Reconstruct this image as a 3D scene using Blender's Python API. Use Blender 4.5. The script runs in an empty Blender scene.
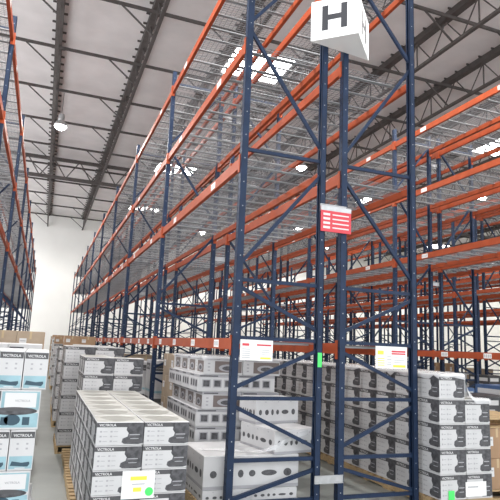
import bpy, math, random
from mathutils import Matrix, Vector
random.seed(7)
S = bpy.context.scene
C = S.collection

# ------------------------------------------------------------------ camera
EYE = 1.84
F = 544.0
def nrm(v): return Vector(v).normalized()
_d1 = nrm((42 - 250, 338 - 250, F))                 # aisle direction in camera coordinates (x right, y down)
_up = _d1.cross(Vector((1, 0.044, 0))).normalized()
if _up.y > 0: _up = -_up
_rt = _up.cross(_d1)
if _rt.x < 0: _rt = -_rt
def c2w(v):                                          # camera direction -> world (X across, Y down the aisle, Z up)
    v = Vector(v); return Vector((_rt.dot(v), _d1.dot(v), _up.dot(v)))
cam_d = bpy.data.cameras.new('camera'); cam = bpy.data.objects.new('camera', cam_d); C.objects.link(cam)
cx, cy, cz = c2w((1, 0, 0)), c2w((0, -1, 0)), c2w((0, 0, -1))
cam.matrix_world = Matrix(((cx.x, cy.x, cz.x, 0), (cx.y, cy.y, cz.y, 0), (cx.z, cy.z, cz.z, EYE), (0, 0, 0, 1)))
cam_d.sensor_width = 36; cam_d.lens = F / 500 * 36; cam_d.clip_end = 300
S.camera = cam

# ------------------------------------------------------------------ world, exposure
w = bpy.data.worlds.new('world'); S.world = w; w.use_nodes = True
bg = w.node_tree.nodes['Background']; bg.inputs[0].default_value = (0.95, 0.97, 1.0, 1); bg.inputs[1].default_value = 2.1
S.view_settings.view_transform = 'Standard'; S.view_settings.look = 'None'
S.view_settings.exposure = 0.3; S.view_settings.gamma = 1; S.view_settings.use_curve_mapping = False
LAMP_W = 480.0
SKY_E = 14.0

# ------------------------------------------------------------------ materials
def mat(name, col, rough=0.6, metal=0.0, noise=0.0, scale=8.0, emit=0.0, bump=0.0, col2=None, alpha=None, stretch=None):
    m = bpy.data.materials.new(name); m.use_nodes = True
    nt = m.node_tree; b = nt.nodes['Principled BSDF']
    b.inputs['Base Color'].default_value = (*col, 1); b.inputs['Roughness'].default_value = rough; b.inputs['Metallic'].default_value = metal
    if noise > 0 or bump > 0 or col2:
        tc = nt.nodes.new('ShaderNodeTexCoord'); n = nt.nodes.new('ShaderNodeTexNoise')
        n.inputs['Scale'].default_value = scale; n.inputs['Detail'].default_value = 5
        if stretch:
            mp = nt.nodes.new('ShaderNodeMapping'); mp.inputs['Scale'].default_value = stretch
            nt.links.new(tc.outputs['Object'], mp.inputs['Vector']); nt.links.new(mp.outputs[0], n.inputs['Vector'])
        else: nt.links.new(tc.outputs['Object'], n.inputs['Vector'])
        r = nt.nodes.new('ShaderNodeValToRGB')
        c2 = col2 or tuple(max(0, c * (1 - noise)) for c in col)
        r.color_ramp.elements[0].position = .35; r.color_ramp.elements[1].position = .65
        r.color_ramp.elements[0].color = (*c2, 1); r.color_ramp.elements[1].color = (*col, 1)
        nt.links.new(n.outputs['Fac'], r.inputs[0]); nt.links.new(r.outputs[0], b.inputs['Base Color'])
        if bump > 0:
            bp = nt.nodes.new('ShaderNodeBump'); bp.inputs['Strength'].default_value = bump; bp.inputs['Distance'].default_value = .01
            nt.links.new(n.outputs['Fac'], bp.inputs['Height']); nt.links.new(bp.outputs[0], b.inputs['Normal'])
    if emit > 0:
        b.inputs['Emission Color'].default_value = (*col, 1); b.inputs['Emission Strength'].default_value = emit
    if alpha is not None: b.inputs['Alpha'].default_value = alpha
    return m
M = {}
def mk(k, *a, **kw): M[k] = mat(k, *a, **kw)
mk('concrete', (.25, .265, .25), .35, noise=.22, scale=1.3, bump=.05)
mk('wall_paint', (.93, .92, .88), .8, noise=.04, scale=.6)
mk('roof_deck', (.80, .76, .75), .8, noise=.10, scale=.9)
mk('roof_steel', (.095, .082, .077), .7, noise=.3, scale=4)
mk('rack_blue', (.015, .031, .072), .5, noise=.25, scale=6)
mk('rack_hole', (.006, .008, .014), .8)
mk('bolt', (.35, .37, .40), .4, .6)
mk('rack_orange', (.36, .066, .021), .55, noise=.18, scale=5)
mk('galvanised', (.50, .51, .52), .38, .55, noise=.2, scale=12)
mk('deck_wire', (.20, .20, .21), .6, .2)
mk('channel_steel', (.34, .35, .36), .5, .3)
mk('white_sheet', (.85, .85, .84), .55)
mk('sign_white', (.88, .88, .88), .5)
mk('sign_black', (.02, .022, .03), .5)
mk('print_red', (.62, .05, .07), .5)
mk('print_yellow', (.85, .75, .08), .5)
mk('print_grey', (.45, .45, .47), .6)
mk('neon_green', (.08, .80, .16), .5)
mk('carton_white', (.58, .58, .585), .55, noise=.08, scale=5)
mk('carton_top', (.52, .52, .49), .6, col2=(.36, .36, .33), scale=3.2)
mk('carton_side', (.62, .62, .63), .55, noise=.3, scale=9)
mk('ink_dark', (.075, .075, .08), .5)
mk('ink_top', (.33, .33, .30), .55, noise=.2, scale=6)
mk('ink_mid', (.10, .10, .11), .5, noise=.6, scale=22)
mk('ink_light', (.36, .36, .38), .5)
mk('ink_white', (.66, .66, .66), .5)
mk('ink_blue', (.30, .48, .54), .5, noise=.25, scale=6)
mk('ink_navy', (.03, .07, .10), .5)
mk('ink_rust', (.16, .13, .12), .5)
mk('kraft', (.38, .24, .14), .75, noise=.12, scale=6)
mk('kraft_pale', (.42, .33, .24), .75, noise=.12, scale=6)
mk('tape', (.50, .38, .22), .3)
mk('blue_case', (.08, .16, .34), .5, noise=.2, scale=5)
mk('dark_case', (.06, .06, .065), .5, noise=.2, scale=5)
mk('wood', (.52, .37, .20), .8, noise=.35, scale=5, stretch=(1, 8, 8))
mk('lamp_metal', (.50, .50, .50), .4, .6)
mk('lamp_glow', (1, .98, .95), .5, emit=60)
mk('sky_pane', (1, 1, 1), .5, emit=SKY_E)
mk('film', (.90, .91, .93), .22, alpha=.45, bump=.4, scale=30, noise=.02)

for k_ in ('rack_orange', 'rack_blue'): M[k_].node_tree.nodes['Principled BSDF'].inputs['Specular IOR Level'].default_value = .25

# ------------------------------------------------------------------ mesh helpers
class MB:
    def __init__(s): s.v = []; s.f = []; s.m = []; s.slots = []
    def mi(s, k):
        if k not in s.slots: s.slots.append(k)
        return s.slots.index(k)
    def box(s, x0, x1, y0, y1, z0, z1, k):
        n = len(s.v); i = s.mi(k)
        s.v += [(x0, y0, z0), (x1, y0, z0), (x1, y1, z0), (x0, y1, z0), (x0, y0, z1), (x1, y0, z1), (x1, y1, z1), (x0, y1, z1)]
        for q in ((0, 3, 2, 1), (4, 5, 6, 7), (0, 1, 5, 4), (1, 2, 6, 5), (2, 3, 7, 6), (3, 0, 4, 7)):
            s.f.append([n + a for a in q]); s.m.append(i)
    def bar(s, p, q, w, h, k):
        p, q = Vector(p), Vector(q); d = (q - p).normalized()
        a = d.cross(Vector((0, 0, 1)))
        if a.length < .01: a = Vector((1, 0, 0))
        a.normalize(); b = a.cross(d).normalized(); n = len(s.v); i = s.mi(k)
        for c in (p, q):
            for u, t in ((-1, -1), (1, -1), (1, 1), (-1, 1)):
                s.v.append(tuple(c + a * u * w / 2 + b * t * h / 2))
        for f in ((0, 1, 2, 3), (7, 6, 5, 4), (0, 4, 5, 1), (1, 5, 6, 2), (2, 6, 7, 3), (3, 7, 4, 0)):
            s.f.append([n + a_ for a_ in f]); s.m.append(i)
    def poly(s, pts, k):
        n = len(s.v); s.v += [tuple(p) for p in pts]; s.f.append(list(range(n, n + len(pts)))); s.m.append(s.mi(k))
    def lathe(s, prof, k, seg=20, c=(0, 0, 0)):
        n = len(s.v); i = s.mi(k)
        for r, z in prof:
            for a in range(seg):
                t = 2 * math.pi * a / seg; s.v.append((c[0] + r * math.cos(t), c[1] + r * math.sin(t), c[2] + z))
        for j in range(len(prof) - 1):
            for a in range(seg):
                b = (a + 1) % seg
                s.f.append([n + j * seg + a, n + j * seg + b, n + (j + 1) * seg + b, n + (j + 1) * seg + a]); s.m.append(i)
    def mesh(s, name):
        me = bpy.data.meshes.new(name); me.from_pydata(s.v, [], s.f)
        for k in s.slots: me.materials.append(M[k])
        for p, i in zip(me.polygons, s.m): p.material_index = i
        me.update(); return me
def obj(name, me, parent=None, loc=(0, 0, 0), rot=(0, 0, 0)):
    o = bpy.data.objects.new(name, me.mesh(name) if isinstance(me, MB) else me); C.objects.link(o)
    o.location = loc; o.rotation_euler = rot
    if parent: o.parent = parent
    return o
def tag(o, label, cat, group=None):
    o['label'] = label; o['category'] = cat
    if group: o['group'] = group
    return o
def thing(name, label, cat, loc=(0, 0, 0), rz=0, group=None):
    o = bpy.data.objects.new(name, None); C.objects.link(o); o.location = loc; o.rotation_euler = (0, 0, rz)
    o.empty_display_size = .2
    return tag(o, label, cat, group)
def struct(o): o['kind'] = 'structure'; return o
def text_polys(txt, height, bold=.0):
    cu = bpy.data.curves.new('t', 'FONT'); cu.body = txt; cu.size = 1; cu.resolution_u = 2; cu.offset = bold
    o = bpy.data.objects.new('t', cu); C.objects.link(o)
    dg = bpy.context.evaluated_depsgraph_get(); me = bpy.data.meshes.new_from_object(o.evaluated_get(dg))
    vs = [v.co.copy() for v in me.vertices]; fs = [list(p.vertices) for p in me.polygons]
    bpy.data.objects.remove(o); bpy.data.curves.remove(cu); bpy.data.meshes.remove(me)
    x0 = min(v.x for v in vs); x1 = max(v.x for v in vs); y0 = min(v.y for v in vs); y1 = max(v.y for v in vs)
    k = height / (y1 - y0)
    return [((v.x - x0) * k, (v.y - y0) * k) for v in vs], fs, (x1 - x0) * k
BRAND = text_polys('VICTROLA', 1.0, .02)
ORD = ['first', 'second', 'third', 'fourth', 'fifth', 'sixth', 'seventh', 'eighth', 'ninth', 'tenth', 'eleventh', 'twelfth', 'thirteenth', 'fourteenth', 'fifteenth', 'sixteenth']

# ------------------------------------------------------------------ room shell
CEIL = 13.4; YW = 53.4; XR = 47.0; XL = -9.0; YB = -8.0
m = MB(); m.box(XL, XR + .3, YB, YW + .3, -.2, 0, 'concrete'); struct(obj('floor', m))
m = MB(); m.box(XL, XR, YW, YW + .3, 0, CEIL, 'wall_paint'); struct(obj('wall_back', m))
m = MB(); m.box(XR, XR + .3, YB, YW + .3, 0, CEIL, 'wall_paint'); struct(obj('wall_right', m))
m = MB(); m.box(XL, XR + .3, YB, YW + .3, CEIL, CEIL + .2, 'roof_deck'); struct(obj('ceiling', m))

# roof: open web joists along the aisles, purlins across, knee braces
JX = [-.57 + 3.12 * k for k in range(-2, 16)]
TC = CEIL - .12; BC = CEIL - 1.22
L0, L1 = 2.0, YW
mt = MB(); mt.box(-.13, .13, L0, L1, TC - .12, TC + .12, 'roof_steel')
for k in range(int((L1 - L0) / .65)):
    y = L0 + .3 + k * .65; mt.box(-.26, .26, y - .02, y + .02, TC + .05, TC + .119, 'roof_steel')
mt = mt.mesh('top_chord')
mb = MB(); mb.box(-.06, .06, L0, L1, BC - .05, BC + .05, 'roof_steel'); mb = mb.mesh('bottom_chord')
ml = MB(); n = 33; st = (L1 - L0 - .4) / n
for k in range(n):
    y = L0 + .2 + k * st
    ml.bar((0, y, BC), (0, y + st / 2, TC - .1), .035, .035, 'roof_steel'); ml.bar((0, y + st / 2, TC - .1), (0, y + st, BC), .035, .035, 'roof_steel')
    if k % 2 == 0: ml.bar((0, y + st / 2, TC - .1), (0, y + st / 2, BC), .04, .04, 'roof_steel')
ml = ml.mesh('web_lattice')
for x in JX:
    if x > XR: continue
    r = struct(obj('roof_joist', mt, None, (x, 0, 0)))
    obj('bottom_chord', mb, r); obj('web_lattice', ml, r)
PY = [5.6, 9.5, 13.4, 17.3, 21.2, 25.1, 29.0, 32.9, 36.8, 40.7, 44.7, 48.6, 52.6]
mp = MB(); mp.box(XL, XR, -.035, .035, TC - .235, TC - .125, 'roof_steel'); mp = mp.mesh('purlin')
mk_ = MB(); mk_.bar((-1.2, 0, TC - .2), (-.05, 0, BC), .05, .05, 'roof_steel'); mk_ = mk_.mesh('knee_brace')
for y in PY:
    p = struct(obj('purlin', mp, None, (0, y, 0)))
    for x in JX:
        if x < XR: obj('knee_brace', mk_, p, (x, 0, 0))
# deep cross truss
def truss(y):
    m = MB(); m.box(XL, XR, -.1, .1, BC - .42, BC - .22, 'roof_steel'); r = struct(obj('roof_truss', m, None, (0, y, 0)))
    m = MB(); x = XL; k = 0
    while x < XR - 1.6:
        m.bar((x, 0, BC - .3), (x + .78, 0, TC - .2), .06, .06, 'roof_steel'); m.bar((x + .78, 0, TC - .2), (x + 1.56, 0, BC - .3), .06, .06, 'roof_steel'); x += 1.56
    obj('web_lattice', m, r)
    m = MB(); m.box(XL, XR, -.09, .09, TC - .32, TC - .12, 'roof_steel'); obj('top_chord', m, r)
truss(35.4)

# skylights let into the roof deck
n = 0
for sx in (7.23, 22.83, 38.4):
    for sy in ((4.4, 19.7, 34.9, 46.6) if sx < 20 else (4.4, 22.2, 34.9, 46.6)):
        n += 1
        m = MB()
        for a in (-1, 1):
            m.box(-1.3, 1.3, a * 1.15 - .05, a * 1.15 + .05, -.06, -.001, 'lamp_metal'); m.box(a * 1.3 - .05, a * 1.3 + .05, -1.2, 1.2, -.06, -.001, 'lamp_metal')
        m.box(-.03, .03, -1.1, 1.1, -.05, -.001, 'lamp_metal')
        o = struct(obj('window_%d' % n, m, None, (sx, sy, CEIL)))
        for a in (-.65, .65):
            q = MB(); q.box(a - .6, a + .6, -1.1, 1.1, -.03, -.002, 'sky_pane'); obj('pane', q, o)

# ------------------------------------------------------------------ high bay lamps
mh = MB(); mh.lathe([(0, .62), (.13, .62), (.15, .55), (.15, .34), (.12, .30), (.0, .30)], 'lamp_metal'); mh = mh.mesh('housing')
mr = MB(); mr.lathe([(.12, .30), (.20, .24), (.28, .12), (.30, 0), (.285, 0), (.265, .12), (.19, .225), (.11, .28)], 'lamp_metal'); mr = mr.mesh('reflector')
mg = MB(); mg.lathe([(0, -.17), (.12, -.15), (.22, -.08), (.262, .04), (.2, .1), (0, .12)], 'lamp_glow'); mg = mg.mesh('lens')
mc = MB(); mc.bar((0, 0, .6), (0, 0, 1.71), .02, .02, 'roof_steel'); mc = mc.mesh('hanger')
def lamp(x, y, label):
    z = 11.69
    t = thing('high_bay_lamp', label, 'lamp', (x, y, z), 0, 'high bay lamps')
    obj('housing', mh, t); obj('reflector', mr, t); obj('lens', mg, t); obj('hanger', mc, t)
    d = bpy.data.lights.new('lamp_light', 'SPOT'); d.energy = LAMP_W * 4; d.spot_size = math.radians(174); d.spot_blend = .35; d.shadow_soft_size = .28; d.color = (1, .975, .94)
    l = bpy.data.objects.new('lamp_light', d); C.objects.link(l); l.parent = t; l.location = (0, 0, -.24)
LX = [(-6.3, 'added left of the left edge rack'), (-.2, 'over the open left aisle'), (12.4, 'beyond the third rack row'), (25, 'over the far right aisles'), (37.5, 'near the far right wall')]  # leftmost row is unseen, added to brighten the back wall
for x, d in LX:
    for k, (y, e) in enumerate(((7, 'unseen fill above the near cross aisle'), (26.0, 'halfway down the hall'), (46, 'close to the back wall'))):  # the nearest lamps hang out of view, added to light the foreground
        if x == -.2 and y > 40: continue
        lamp(x, y, 'round glowing lamp %s, %s' % (d, e))
lamp(6.2, 7, 'round glowing lamp added over the aisle right of the signed rack, near end')  # extra unseen lamp, added for foreground light

# ------------------------------------------------------------------ pallet racks
BAY = 4.75; D = 1.07; HP = 7.55
LEV = [1.87, 4.06, 5.62, 7.12]
def post_mesh():
    m = MB()
    m.box(-.04, -.034, -.045, .045, .012, HP, 'rack_blue')
    for s in (-1, 1):
        m.box(-.04, .038, min(s * .045, s * .039), max(s * .045, s * .039), .012, HP, 'rack_blue')
        m.box(.032, .038, min(s * .045, s * .018), max(s * .045, s * .018), .012, HP, 'rack_blue')
    z = .12
    while z < HP - .05:
        for s in (-1, 1):
            y = s * .022; x = -.0406
            m.poly([(x, y - .007, z + .02), (x, y - .004, z - .012), (x, y + .004, z - .012), (x, y + .007, z + .02)], 'rack_hole')
        z += .0762
    z = .2
    while z < HP - .05:
        for s in (-1, 1):
            y = s * .0456
            m.poly([(-.006, y, z - .006), (.006, y, z - .006), (.006, y, z + .006), (-.006, y, z + .006)], 'bolt')
        z += .30
    m.box(-.07, .07, -.08, .08, 0, .012, 'rack_blue')
    return m.mesh('post')
POST = post_mesh()
HZ = [.14, .59, 1.265, 1.945, 2.62, 4.23, 7.3]
DG = [(.18, .46), (1.17, .72), (1.39, 1.82), (2.53, 2.08), (2.83, 4.02), (5.80, 4.42), (5.97, 7.2)]
def brace_mesh(z0, z1):
    m = MB(); m.bar((.035, 0, z0), (D - .035, 0, z1), .038, .042, 'rack_blue')
    for x, z in ((.0405, z0), (D - .0405, z1)): m.bar((x - .004, 0, z), (x + .004, 0, z), .06, .06, 'rack_blue')
    return m.mesh('brace')
BR = [brace_mesh(z, z) for z in HZ] + [brace_mesh(*d) for d in DG]
def beam_mesh():
    m = MB(); l = BAY - .094
    m.box(-.03, .025, -l / 2, l / 2, -.065, .03, 'rack_orange'); m.box(-.03, -.004, -l / 2, l / 2, .03, .065, 'rack_orange')
    return m.mesh('beam')
BEAM = beam_mesh()
_m = MB(); _m.box(-.046, .02, -.005, .005, -.13, .10, 'rack_orange'); _m.box(-.050, -.0415, -.05, .005, -.13, .10, 'rack_orange'); CONN_A = _m.mesh('end_connector')
_m = MB(); _m.box(-.046, .02, -.005, .005, -.13, .10, 'rack_orange'); _m.box(-.050, -.0415, -.005, .05, -.13, .10, 'rack_orange'); CONN_B = _m.mesh('end_connector')
_m = MB(); _m.box(-.0325, -.0305, -.10, .10, -.045, .045, 'white_sheet')
for q in range(4): _m.box(-.0329, -.0325, -.08 + q * .045, -.05 + q * .045, -.03, .03, 'print_grey')
BLAB = _m.mesh('location_label')
def deck_mesh():
    m = MB(); L = (BAY - .10) / 4 - .012; W = D - .012
    for k in range(14):
        x = -W / 2 + .01 + k * (W - .02) / 13; m.box(x - .0022, x + .0022, -L / 2, L / 2, 0, .005, 'deck_wire')
    for k in range(21):
        y = -L / 2 + .006 + k * (L - .012) / 20; m.box(-W / 2, W / 2, y - .0022, y + .0022, .005, .010, 'deck_wire')
    for y in (-L * .36, 0, L * .36):
        m.box(-W / 2 + .024, W / 2 - .024, y - .022, y + .022, -.004, -.0005, 'channel_steel')
        for s in (-1, 1): m.box(-W / 2 + .024, W / 2 - .024, y + s * .024 - .003, y + s * .024 + .003, -.018, -.004, 'channel_steel')
    return m.mesh('wire_deck')
DECK = deck_mesh()
_m = MB()
_m.box(0, .225, -.004, .004, -.045, .045, 'galvanised'); _m.box(0, .225, -.02, -.004, .037, .045, 'galvanised'); _m.box(0, .225, -.02, -.004, -.045, -.037, 'galvanised')
SPACER = _m.mesh('row_spacer')
_m = MB(); _m.box(-.075, .30, -.052, -.0465, -.045, .045, 'galvanised'); _m.box(-.075, .30, -.064, -.052, .038, .045, 'galvanised'); _m.box(-.075, .30, -.064, -.052, -.045, -.038, 'galvanised'); SPACER_END = _m.mesh('row_spacer')
def rack(x, y0, nb, flip, label, labels_on=False, spacer=False, group='pallet rack runs'):
    """one run of selective rack; flip: its aisle side faces +X"""
    t = thing('pallet_rack', label, 'rack', (x, y0, 0), 0, group)
    t.location = (x, y0 if not flip else y0 + nb * BAY, 0)
    if flip: t.rotation_euler = (0, 0, math.pi)
    for k in range(nb + 1):
        a = obj('post', POST, t, (0, k * BAY, 0)); b = obj('post', POST, t, (D, k * BAY, 0), (0, 0, math.pi))
        for me in BR: obj('brace', me, a, (0, 0, 0))
        if spacer:
            for z in (.36, 3.62, 6.78): obj('row_spacer', SPACER if k else SPACER_END, b, (-.04, 0, z), (0, 0, math.pi))
    for k in range(nb):
        yc = (k + .5) * BAY
        for li, z in enumerate(LEV):
            for s in (0, 1):
                bm = obj('beam', BEAM, t, (0 if s == 0 else D, yc, z), (0, 0, 0 if s == 0 else math.pi))
                e = BAY / 2 - .05
                obj('end_connector', CONN_A, bm, (0, -e, 0)); obj('end_connector', CONN_B, bm, (0, e, 0))
                if labels_on and s == 0:
                    for q in ((-1.75, -.6, .6, 1.75) if li == 0 else (-1.2, 1.2)): obj('location_label', BLAB, bm, (0, q, 0))
            for q in range(4):
                obj('wire_deck', DECK, t, (D / 2, yc + (q - 1.5) * (BAY - .10) / 4, z + .036))
    return t
XA, XB = 2.08, 4.535           # aisle faces of the signed double row
rack(XA, 6.0, 9, False, 'blue post orange beam rack, left half of double row under the H sign', True, True)
rack(XB, 6.0, 9, True, 'blue post orange beam rack, right half of double row under the H sign', True)
rack(-1.05, 5.25, 9, True, 'blue post orange beam rack at the left edge across the open aisle', True)
rack(-3.5, 5.25, 9, False, 'rack back to back behind the left edge rack')
W2 = 2.455
for i, (x0, y0) in enumerate(((8.0, 6.5), (13.95, 6.5), (19.9, 6.5), (25.8, 6.5))):
    nm = ('second', 'third', 'fourth', 'fifth')[i]
    rack(x0, y0, 9, False, 'orange beam rack facing left in the %s double row from the left aisle' % nm, i == 0, i == 0)
    rack(x0 + W2, y0, 9, True, 'orange beam rack facing right in the %s double row from the left aisle' % nm)

# ------------------------------------------------------------------ signs and placards
ZS = 3.965 + EYE
A_, B_, C_ = Vector((2.885, 5.88)), Vector((3.345, 5.45)), Vector((3.82, 5.97))
HS = .56
sg = thing('row_sign', 'white three-sided aisle sign with black letter H on rack end', 'sign', (3.3, 5.86, ZS))
def panel(P, Q, name, letter):
    d = (Q - P); L = d.length; a = math.atan2(d.y, d.x)
    m = MB(); m.box(0, L, 0, .008, 0, HS, 'sign_white')
    o = obj(name, m, sg, (P.x - 3.3, P.y - 5.86, 0), (0, 0, a))
    if letter:
        q = MB(); u = L / 2
        for x0, x1, z0, z1 in ((u - .165, u - .085, .12, .47), (u + .085, u + .165, .12, .47), (u - .085, u + .085, .26, .335)): q.box(x0, x1, -.003, -.0005, z0, z1, 'sign_black')
        obj('letter', q, o)
panel(A_, B_, 'sign_panel', True); panel(B_, C_, 'sign_panel', True); panel(C_, A_, 'sign_panel', False)
m = MB(); tri = [(p.x - 3.3, p.y - 5.86) for p in (A_, B_, C_)]
m.poly([(x, y, .001) for x, y in reversed(tri)], 'sign_white'); m.poly([(x, y, .006) for x, y in tri], 'sign_white'); obj('bottom_panel', m, sg)
m = MB()
for x in (3.15, 3.49): m.box(x - 3.3 - .012, x - 3.3 + .012, .03, .045, .1, .9, 'galvanised')
obj('mounting_strap', m, sg)

def sheet(name, label, x0, x1, y, z0, z1, prints, cat='sign', base='white_sheet', t=.006):
    m = MB(); m.box(0, x1 - x0, -t, 0, 0, z1 - z0, base)
    for a, b, c, d, k in prints:
        Wd, Hd = x1 - x0, z1 - z0; m.box(a * Wd, b * Wd, -t - .0012, -t - .0004, c * Hd, d * Hd, k)
    return tag(obj(name, m, None, (x0, y, z0)), label, cat)
P1 = [(.06, .27, .70, .82, 'print_red'), (.5, .95, .72, .80, 'print_red'), (.62, .95, .08, .17, 'print_yellow')] + \
     [(.06, .30, .12 + q * .1, .16 + q * .1, 'print_grey') for q in range(5)] + [(.40, .56, .14 + q * .12, .19 + q * .12, 'ink_white') for q in range(4)] + [(.66, .9, .28 + q * .11, .31 + q * .11, 'print_grey') for q in range(3)]
P2 = [(.06, .25, .62, .80, 'print_yellow'), (.5, .95, .74, .82, 'print_red'), (.5, .95, .64, .71, 'print_red'), (.55, .95, .06, .17, 'print_yellow')] + \
     [(.06, .28, .12 + q * .1, .16 + q * .1, 'print_yellow') for q in range(4)] + [(.36, .5, .15 + q * .12, .19 + q * .12, 'print_grey') for q in range(4)] + [(.58, .9, .26 + q * .11, .29 + q * .11, 'print_grey') for q in range(3)]
sheet('placard', 'white load placard with red and yellow print on left rack frame', 2.135, 2.54, 5.972, EYE - .15, EYE + .085, P1)
sheet('placard', 'white load placard with red and yellow print on right rack frame', 3.95, 4.42, 5.972, EYE - .19, EYE + .085, P2)
PR = [(.0, 1, .82, 1, 'galvanised')] + [(.08, .30, .12 + q * .17, .21 + q * .17, 'ink_white') for q in range(4)] + [(.38, .92, .14 + q * .17, .19 + q * .17, 'ink_white') for q in range(4)]
sheet('warning_plate', 'red warning plate with white lines between the paired end posts', 3.115, 3.55, 5.932, EYE + 1.47, EYE + 1.80, PR, base='print_red')
sheet('green_tag', 'neon green tag stuck on the inner end post', 3.125, 3.18, 5.952, EYE - .20, EYE - .03, [], 'tag', 'neon_green', .002)

# ------------------------------------------------------------------ cartons
def decal(m, face, w, d, h, pts, k, lift=.0008):
    """pts in (u,v) 0..1 on a side face, drawn counter-clockwise seen from outside"""
    o = []
    for u, v in pts:
        if face == 0: o.append((-w / 2 + u * w, -d / 2 - lift, v * h))
        elif face == 1: o.append((-w / 2 - lift, d / 2 - u * d, v * h))
        elif face == 2: o.append((w / 2 + lift, -d / 2 + u * d, v * h))
        else: o.append((w / 2 - u * w, d / 2 + lift, v * h))
    m.poly(o, k)
def rect(a, b, c, d): return [(a, c), (b, c), (b, d), (a, d)]
def ell(cu, cv, ru, rv, n=14): return [(cu + ru * math.cos(2 * math.pi * i / n), cv + rv * math.sin(2 * math.pi * i / n)) for i in range(n)]
def brand(m, face, w, d, h, u0, v0, hv, maxu, k='ink_white', lift=.0018):
    vs, fs, L = BRAND; fw = w if face in (0, 3) else d
    s = hv * h
    if L * s > maxu * fw: s = maxu * fw / L
    for f in fs: decal(m, face, w, d, h, [(u0 + vs[i][0] * s / fw, v0 + vs[i][1] * s / h) for i in f], k, lift)
def art_turntable(m, f, w, d, h, side=False):
    decal(m, f, w, d, h, rect(.0, .66, .78, .97), 'ink_dark')
    decal(m, f, w, d, h, [(.64, .78), (.64, .97), (1, .97), (1, .10), (.90, .06), (.60, .07), (.54, .15), (.56, .30), (.66, .38), (.68, .52), (.63, .66)][::-1], 'ink_mid')
    decal(m, f, w, d, h, ell(.78, .20, .16, .07), 'ink_dark', .0014)
    decal(m, f, w, d, h, rect(.70, .92, .44, .48), 'ink_light', .0014); decal(m, f, w, d, h, rect(.72, .90, .28, .31), 'ink_light', .0014)
    brand(m, f, w, d, h, .05, .815, .11, .46)
    for a in (.07, .29):
        for v in (.16, .36, .56):
            decal(m, f, w, d, h, rect(a, a + .045, v, v + .07), 'ink_light'); decal(m, f, w, d, h, rect(a + .07, a + .16, v + .02, v + .045), 'ink_light')
def art_tall(m, f, w, d, h, side=False):
    decal(m, f, w, d, h, rect(.02, .98, .80, .96), 'ink_dark'); brand(m, f, w, d, h, .12, .835, .085, .76)
    for a in (.28, .66):
        for v in (.52, .64): decal(m, f, w, d, h, rect(a, a + .09, v, v + .045), 'ink_light')
    decal(m, f, w, d, h, rect(.05, .97, .05, .36), 'ink_blue')
    decal(m, f, w, d, h, [(.10, .13), (.80, .10), (.88, .16), (.86, .22), (.55, .20), (.16, .24)], 'ink_navy', .0014)
    decal(m, f, w, d, h, rect(.3, .7, .06, .08), 'ink_white', .0014)
def art_wide(m, f, w, d, h, side=False):
    decal(m, f, w, d, h, rect(.0, .22, .72, .97), 'ink_dark'); brand(m, f, w, d, h, .02, .80, .10, .18)
    decal(m, f, w, d, h, rect(.24, .98, .50, .96), 'ink_blue'); decal(m, f, w, d, h, rect(.30, .92, .56, .93), 'ink_white', .0014)
    brand(m, f, w, d, h, .5, .70, .06, .3, 'ink_light', .002)
    decal(m, f, w, d, h, rect(.02, .98, .06, .42), 'ink_blue')
    decal(m, f, w, d, h, ell(.5, .47, .46, .10, 18), 'ink_mid', .0014); decal(m, f, w, d, h, ell(.5, .52, .30, .05, 16), 'ink_dark', .002)
    decal(m, f, w, d, h, ell(.48, .25, .16, .14), 'ink_navy', .0014)
    for a in (.06, .26, .68): decal(m, f, w, d, h, rect(a, a + .14, .12, .32), 'ink_navy', .0014)
def art_windows(m, f, w, d, h, side=False):
    decal(m, f, w, d, h, rect(.0, 1, .84, 1), 'ink_light'); decal(m, f, w, d, h, rect(.04, .5, .88, .95), 'ink_dark', .0014)
    for a in ((.10, .38, .66) if not side else (.12, .40, .68)):
        decal(m, f, w, d, h, rect(a, a + .22, .24, .72), 'ink_light'); decal(m, f, w, d, h, rect(a + .03, a + .19, .30, .66), 'ink_mid', .0014)
def art_picture(m, f, w, d, h, side=False):
    decal(m, f, w, d, h, rect(.0, 1, .84, 1), 'ink_light'); decal(m, f, w, d, h, rect(.04, .4, .88, .95), 'ink_dark', .0014)
    decal(m, f, w, d, h, rect(.28, .98, .12, .80), 'ink_rust'); decal(m, f, w, d, h, ell(.62, .40, .24, .22), 'ink_light', .0014); decal(m, f, w, d, h, ell(.62, .38, .15, .13), 'ink_mid', .002)
    for v in (.2, .4, .6): decal(m, f, w, d, h, rect(.10, .16, v, v + .08), 'ink_light')
def art_speaker(m, f, w, d, h, side=False):
    for u, ru, rv in ((.10, .035, .11), (.25, .045, .11), (.38, .03, .12), (.50, .035, .10), (.68, .085, .09), (.88, .045, .12)):
        decal(m, f, w, d, h, ell(u, .45, ru, rv), 'ink_dark'); decal(m, f, w, d, h, ell(u, .45, ru * .55, rv * .5, 10), 'ink_mid', .0014)
    for u in (.2, .5, .8): decal(m, f, w, d, h, rect(u, u + .03, .84, .88), 'ink_light')
    decal(m, f, w, d, h, rect(.0, 1, .0, .10), 'ink_light')
def art_kraft(m, f, w, d, h, side=False):
    decal(m, f, w, d, h, rect(.46, .54, .70, 1), 'tape'); decal(m, f, w, d, h, rect(.10, .36, .42, .72), 'ink_white'); decal(m, f, w, d, h, rect(.13, .33, .60, .64), 'ink_light', .0014)
def art_blue(m, f, w, d, h, side=False):
    decal(m, f, w, d, h, rect(.08, .92, .66, .86), 'ink_white'); decal(m, f, w, d, h, rect(.3, .7, .2, .5), 'ink_light')
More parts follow.
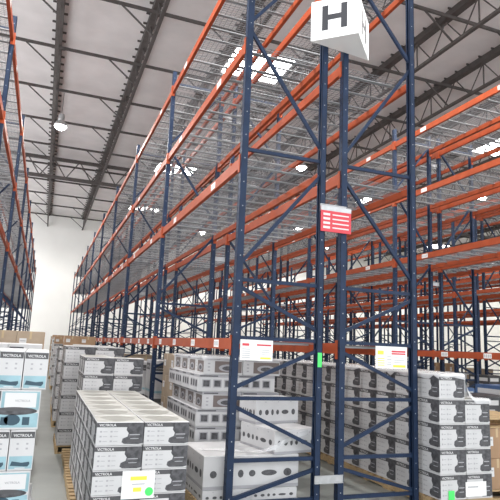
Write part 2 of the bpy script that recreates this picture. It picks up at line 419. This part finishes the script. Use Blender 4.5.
def art_pale(m, f, w, d, h, side=False):
    decal(m, f, w, d, h, rect(.03, .45, .70, .90), 'ink_dark'); brand(m, f, w, d, h, .06, .75, .10, .36)
    decal(m, f, w, d, h, rect(.55, .95, .2, .6), 'ink_navy'); decal(m, f, w, d, h, rect(.05, .95, .05, .12), 'ink_blue')
ART = dict(turntable=(art_turntable, 'carton_white', 'carton_top'), tall=(art_tall, 'carton_white', 'carton_white'), wide=(art_wide, 'carton_white', 'carton_white'),
           windows=(art_windows, 'carton_white', 'carton_white'), picture=(art_picture, 'carton_white', 'carton_white'), speaker=(art_speaker, 'carton_white', 'carton_white'),
           kraft=(art_kraft, 'kraft', 'kraft'), kraft_pale=(art_kraft, 'kraft_pale', 'kraft_pale'), blue=(art_blue, 'blue_case', 'blue_case'), dark=(art_blue, 'dark_case', 'dark_case'), pale=(art_pale, 'carton_white', 'carton_white'))
_cm = {}
def carton_mesh(style, w, d, h):
    key = (style, round(w, 3), round(d, 3), round(h, 3))
    if key in _cm: return _cm[key]
    art, body, top = ART[style]; m = MB(); b = .006
    W, Dp = w / 2, d / 2
    # chamfered body
    ring = lambda x, y, z: [(-x, -y, z), (x, -y, z), (x, y, z), (-x, y, z)]
    rs = [ring(W - b, Dp - b, 0), ring(W, Dp, b), ring(W, Dp, h - b), ring(W - b, Dp - b, h)]
    n = len(m.v)
    for r in rs: m.v += r
    i = m.mi(body); j = m.mi(top)
    m.f.append([n + 3, n + 2, n + 1, n]); m.m.append(i)
    for a in range(3):
        for q in range(4):
            p = (q + 1) % 4; m.f.append([n + a * 4 + q, n + a * 4 + p, n + a * 4 + 4 + p, n + a * 4 + 4 + q]); m.m.append(i)
    m.f.append([n + 12, n + 13, n + 14, n + 15]); m.m.append(j)
    if 'kraft' in style: m.poly([(-W + b, -.025, h + .0008), (W - b, -.025, h + .0008), (W - b, .025, h + .0008), (-W + b, .025, h + .0008)], 'tape')
    elif style == 'turntable':
        q = random.Random(int(w * 1000)); n_ = 14
        m.poly([(W * .72 * (1 + .22 * q.uniform(-1, 1)) * math.cos(2 * math.pi * t / n_), Dp * .78 * (1 + .2 * q.uniform(-1, 1)) * math.sin(2 * math.pi * t / n_), h + .0008) for t in range(n_)], 'ink_top')
    for f in range(4): art(m, f, w, d, h, f in (1, 2))
    _cm[key] = m.mesh('carton'); return _cm[key]
def carton(style, x, y, z, w, d, h, label, group, rz=0.0, name='carton'):
    g = .004
    return tag(obj(name, carton_mesh(style, w - g, d - g, h - .002), None, (x, y, z + .001), (0, 0, rz)), label, 'box', group)

PH = .129
_pm = {}
def pmesh(name, x, y, z):
    k = (name, round(x, 3), round(y, 3), round(z, 3))
    if k not in _pm:
        m = MB(); m.box(-x / 2, x / 2, -y / 2, y / 2, 0, z, 'wood'); _pm[k] = m.mesh(name)
    return _pm[k]
def pallet(x0, y0, w, l, label, z=0, group='wooden pallets'):
    """boards run across (X), stringers along Y"""
    t = thing('pallet', label, 'pallet', (x0 + w / 2, y0 + l / 2, z), 0, group)
    for s in (-1, 0, 1): obj('stringer', pmesh('stringer', .045, l, .087), t, (s * (w / 2 - .0226), 0, .02))
    for k in range(7): obj('deck_board', pmesh('deck_board', w, .095, .02), t, (0, -l / 2 + .048 + k * (l - .096) / 6, .108))
    for k in range(3): obj('bottom_board', pmesh('bottom_board', w, .095, .019), t, (0, -l / 2 + .048 + k * (l - .096) / 2, .0005))
    return t
COL = {1: [''], 2: ['left', 'right'], 3: ['left', 'middle', 'right']}
def tierw(k, nz): t = nz - 1 - k; return 'top tier' if t == 0 else ('bottom tier' if k == 0 else ORD[t] + ' tier down')
def stack(where, look, style, x0, y0, nx, ny, nz, size, z0=PH, skip=None, npal=1, group=None, styles=None, jit=.004, off=None, pal=True, full=0, pw=.0):
    w, d, h = size
    if pal:
        L = ny * d / npal
        for p in range(npal):
            pallet(x0 - .01 - pw, y0 + p * L + .004, nx * w + .02 + pw, L - .008, ('wooden pallet under %s' % where) + ('' if npal == 1 else ', %s from camera' % ('nearest' if p == 0 else ORD[p])))
    for k in range(nz):
        for i in range(nx):
            for j in range(ny):
                if skip and skip(i, j, k): continue
                if i > 0 and j > full: continue          # wholly hidden behind the rest of its stack
                sty = styles(k) if styles else style
                ox = off(k) if off else 0
                bits = [look, tierw(k, nz)]
                if nx > 1: bits.append(COL[nx][i])
                if ny > 1: bits.append('front row' if j == 0 else ORD[j] + ' row back')
                carton(sty, x0 + (i + .5) * w + ox + random.uniform(-jit, jit) * .4, y0 + (j + .5) * d + random.uniform(-jit, jit) * .4, z0 + k * h, w - jit, d - jit, h, ', '.join(bits) + ' of ' + where, group or ('cartons of ' + where), random.uniform(-.003, .003))

# near stacks -----------------------------------------------------------------
stack('low aisle stack', 'turntable carton', 'turntable', .52, 5.05, 2, 7, 5, (.415, .45, .203), npal=3, full=9, pw=.045)
stack('tall stack', 'turntable carton', 'turntable', .605, 8.25, 2, 3, 6, (.422, .42, .2455), pw=.12)
stack('long wrapped stack', 'dark printed carton', 'turntable', 4.65, 5.64, 2, 12, 5, (.395, .455, .295), npal=5, full=3, skip=lambda i, j, k: k == 4 and i == 1 and j == 0)
# window stack inside the signed rack
_r = random.Random(3)
stack('window stack', 'windowed carton', 'windows', 2.0, 7.08, 2, 4, 7, (.55, .44, .222), styles=lambda k: 'picture' if k in (6, 4) else 'windows', off=lambda k: .035 if k in (6, 4) else -.035)
# white cartons with round pictures
pallet(1.80, 6.10, 1.16, .92, 'wooden pallet under the white speaker cartons', 0)
for i in range(2):
    carton('speaker', 1.81 + (i + .5) * .57, 6.52, PH, .57, .9, .14, 'flat white carton at the bottom, %s of the speaker carton pallet' % ('left', 'right')[i], 'white speaker cartons')
carton('speaker', 2.39, 6.53, PH + .141, 1.16, .9, .36, 'widest white carton with row of black ovals behind left end frame', 'white speaker cartons')
carton('speaker', 2.88, 6.50, .631, .62, .80, .27, 'turned white carton with ovals resting on the widest white carton', 'white speaker cartons', math.radians(10))
carton('speaker', 2.86, 6.78, .902, .66, .40, .31, 'topmost white carton with ovals on the speaker carton pile', 'white speaker cartons', math.radians(12))
# left record player stack
LS = [('tall', 4, .195), ('wide', 2, .40), ('tall', 4, .197), ('wide', 2, .385), ('tall', 4, .195)]
pallet(-.78, 5.02, .85, 1.0, 'wooden pallet under the blue and white stack at left edge')
for t_, (sty, n_, w_) in enumerate(LS[::-1]):
    rx = (.06, .03, .035, .045, .075)[t_]
    for i in range(n_):
        for j in range(1):
            carton(sty, rx - (i + .5) * w_, 5.5, PH + t_ * .32, w_ - .003, .98, .32,
                   'blue and white carton, %s, %s, of left edge stack' % (tierw(t_, 5), 'rightmost' if i == 0 else ORD[i] + ' from right'), 'cartons of left edge stack')


# stacks farther down the open aisle, middle line -----------------------------
FAR = [  # x0, y0, nx, ny, nz, w, d, h, style, look
    (.39, 9.75, 2, 3, 6, .485, .42, .267, 'turntable', 'grey carton'),
    (.62, 11.3, 2, 2, 5, .36, .5, .322, 'pale', 'pale carton'),
    (.38, 12.6, 2, 3, 6, .485, .42, .255, 'turntable', 'grey carton'),
    (.40, 14.6, 2, 3, 6, .485, .42, .2455, 'turntable', 'grey carton'),
    (.44, 16.6, 2, 1, 4, .50, 1.1, .36, 'turntable', 'grey carton'),
    (.70, 19.2, 2, 1, 5, .50, 1.1, .365, 'kraft', 'brown carton'),
    (.46, 21.8, 2, 1, 4, .50, 1.1, .38, 'turntable', 'grey carton'),
    (.50, 24.4, 2, 1, 5, .50, 1.1, .36, 'kraft', 'brown carton'),
    (.48, 27.4, 2, 1, 4, .50, 1.1, .42, 'pale', 'pale carton'),
    (.52, 31.0, 2, 1, 5, .50, 1.1, .38, 'kraft', 'brown carton'),
    (.50, 35.5, 2, 1, 5, .50, 1.1, .37, 'kraft_pale', 'tan carton')]
for i, (x, y, nx, ny, nz, w_, d_, h_, sty, look) in enumerate(FAR):
    stack('%s pallet past tall stack' % ORD[i], look, sty, x, y, nx, ny, nz, (w_, d_, h_), group='staged cartons along the aisle')
LEFT = [
    (-.86, 8.2, 2, 1, 4, .44, 1.0, .405, 'pale', 'pale carton'),
    (-.88, 10.6, 2, 1, 4, .46, 1.0, .455, 'kraft_pale', 'tan carton'),
    (-.92, 13.2, 2, 1, 4, .49, 1.2, .46, 'kraft', 'brown carton')]
for i, (x, y, nx, ny, nz, w_, d_, h_, sty, look) in enumerate(LEFT):
    stack('%s pallet past left stack' % ORD[i], look, sty, x, y, nx, ny, nz, (w_, d_, h_), group='staged cartons at the left')
# pallets standing under the racks
rr = random.Random(11)
KIND = [('kraft', 'brown carton'), ('kraft_pale', 'tan carton'), ('turntable', 'grey carton'), ('blue', 'blue carton'), ('dark', 'dark carton'), ('pale', 'pale carton')]
stack('stack behind window stack', 'tan carton', 'kraft_pale', 2.17, 9.1, 2, 2, 4, (.45, .6, .383), group='cartons under the signed rack')
def under(x, ys, where, kinds, hs):
    for i, y in enumerate(ys):
        sty, look = KIND[rr.choice(kinds)]; h_ = rr.choice(hs)
        stack('%s pallet under %s' % (ORD[i], where), look, sty, x, y, 2, 1, 2, (.44, .95, h_), group='cartons under ' + where)
under(2.19, (11.2, 12.6, 15.9), 'signed rack left half', (0, 1, 2, 5), (.64, .68))
under(8.12, (8.6, 9.75), 'second row left half', (4, 3), (.48, .52))
under(9.56, (9.4, 11.8), 'second row right half', (3, 4), (.55, .60))
under(14.10, (14.6, 16.6, 18.6, 23.4), 'third row', (0, 1, 3, 4, 5), (.56, .66))
under(20.05, (21.4, 24.0, 26.6), 'fourth row', (0, 1, 3, 4), (.58, .66))
# brown cartons with a pallet on top at the right edge
stack('right edge stack', 'brown carton', 'kraft', 5.60, 5.95, 2, 2, 2, (.50, .50, .39), group='cartons of right edge stack')
pallet(5.58, 5.95, 1.04, 1.0, 'empty wooden pallet lying on the brown cartons at right edge', PH + .782)

# ------------------------------------------------------------------ stretch film, labels, stickers
def film_sheet(label, x0, x1, y0, y1, zf, nx, ny, skirt=.06, addx=(), addy=()):
    rg = random.Random(5); m = MB(); idx = {}
    xs = sorted([x0 + (x1 - x0) * i / nx for i in range(nx + 1)] + list(addx)); ys = sorted([y0 + (y1 - y0) * i / ny for i in range(ny + 1)] + list(addy)); nx, ny = len(xs) - 1, len(ys) - 1
    def add(i, j, p): idx[(i, j)] = len(m.v); m.v.append(p)
    for i in range(-1, nx + 2):
        for j in range(-1, ny + 2):
            x = xs[min(max(i, 0), nx)]; y = ys[min(max(j, 0), ny)]; z = zf(x, y) + rg.uniform(0, .012)
            e = .008
            if i < 0: x -= e; z -= skirt * rg.uniform(.4, 1.3)
            if i > nx: x += e; z -= skirt * rg.uniform(.4, 1.3)
            if j < 0: y -= e; z -= skirt * rg.uniform(.4, 1.3) * (0 if (i < 0 or i > nx) else 1)
            if j > ny: y += e; z -= skirt * rg.uniform(.4, 1.3) * (0 if (i < 0 or i > nx) else 1)
            add(i, j, (x, y, z))
    k = m.mi('film')
    for i in range(-1, nx + 1):
        for j in range(-1, ny + 1):
            m.f.append([idx[(i, j)], idx[(i + 1, j)], idx[(i + 1, j + 1)], idx[(i, j + 1)]]); m.m.append(k)
    o = tag(obj('stretch_film', m), label, 'film')
    for p in o.data.polygons: p.use_smooth = True
    return o
ZT = PH + 5 * .295 + .004
def zf(x, y):
    if y > 6.084 or x < 5.047: return ZT
    return ZT - (.12 * min(1, (x - 5.047) / .014) + .13 * min(1, max(0, x - 5.061) / .07) + .041 * min(1, max(0, x - 5.131) / .07))
film_sheet('crumpled clear film over top of the long wrapped stack', 4.645, 5.445, 5.634, 11.1, zf, 14, 60, addx=(5.0465, 5.061), addy=(6.0835, 6.0905))
film_sheet('clear film over top of the window stack', 2.03, 3.15, 7.075, 8.85, lambda x, y: PH + 7 * .222 + .004, 8, 14, .035)
m = MB(); k = m.mi('film')
RIB = [((1.88, 6.42, .645), 0), ((2.1, 6.34, .645), 0), ((2.35, 6.22, .648), 0), ((2.52, 6.13, .655), 0), ((2.66, 6.038, .72), 1), ((2.80, 6.062, .79), 1), ((2.95, 6.088, .83), 1), ((3.10, 6.114, .865), 1)]
for q, (p, up) in enumerate(RIB):
    a = Vector((0, .012, .035)) if not up else Vector((0, -.006 * (q % 2), .035)); b = Vector((0, .045, 0)) if not up else a
    p = Vector(p); d_ = b if not up else Vector((0, -.004 * (q % 2), .032))
    m.v += [tuple(p - d_), tuple(p + d_ + Vector((0, 0, .008 * (q % 2) if not up else 0)))]
for q in range(len(RIB) - 1): m.f.append([2 * q, 2 * q + 2, 2 * q + 3, 2 * q + 1]); m.m.append(k)
tag(obj('film_strip', m), 'loose strip of clear film across the white speaker cartons', 'film')

sheet('shipping_label', 'white paper label with yellow print on front of low aisle stack', .775, 1.06, 5.047, .50, .73, [(.25, .75, .66, .80, 'print_yellow'), (.35, .6, .25, .4, 'print_yellow'), (.3, .7, .5, .54, 'print_grey')], 'label', t=.001)
sheet('shipping_label', 'white paper label low on front of the long wrapped stack', 5.02, 5.34, 5.637, .16, .33, [(.1, .6, .6, .7, 'print_grey')], 'label', t=.001)
def dot(label, x, y, z, r):
    m = MB(); m.poly([(r * math.cos(2 * math.pi * i / 20), -.0012, r * math.sin(2 * math.pi * i / 20)) for i in range(20)], 'neon_green')
    m.poly([(r * math.cos(-2 * math.pi * i / 20), 0, r * math.sin(-2 * math.pi * i / 20)) for i in range(20)], 'neon_green')
    tag(obj('green_sticker', m, None, (x, y, z)), label, 'sticker')
dot('round green sticker at corner of the front paper label', 1.015, 5.0445, .555, .036)
sheet('green_sticker', 'green square sticker low on the long wrapped stack', 4.76, 4.85, 5.637, .13, .24, [], 'sticker', 'neon_green', .001)

bpy.context.view_layer.update()
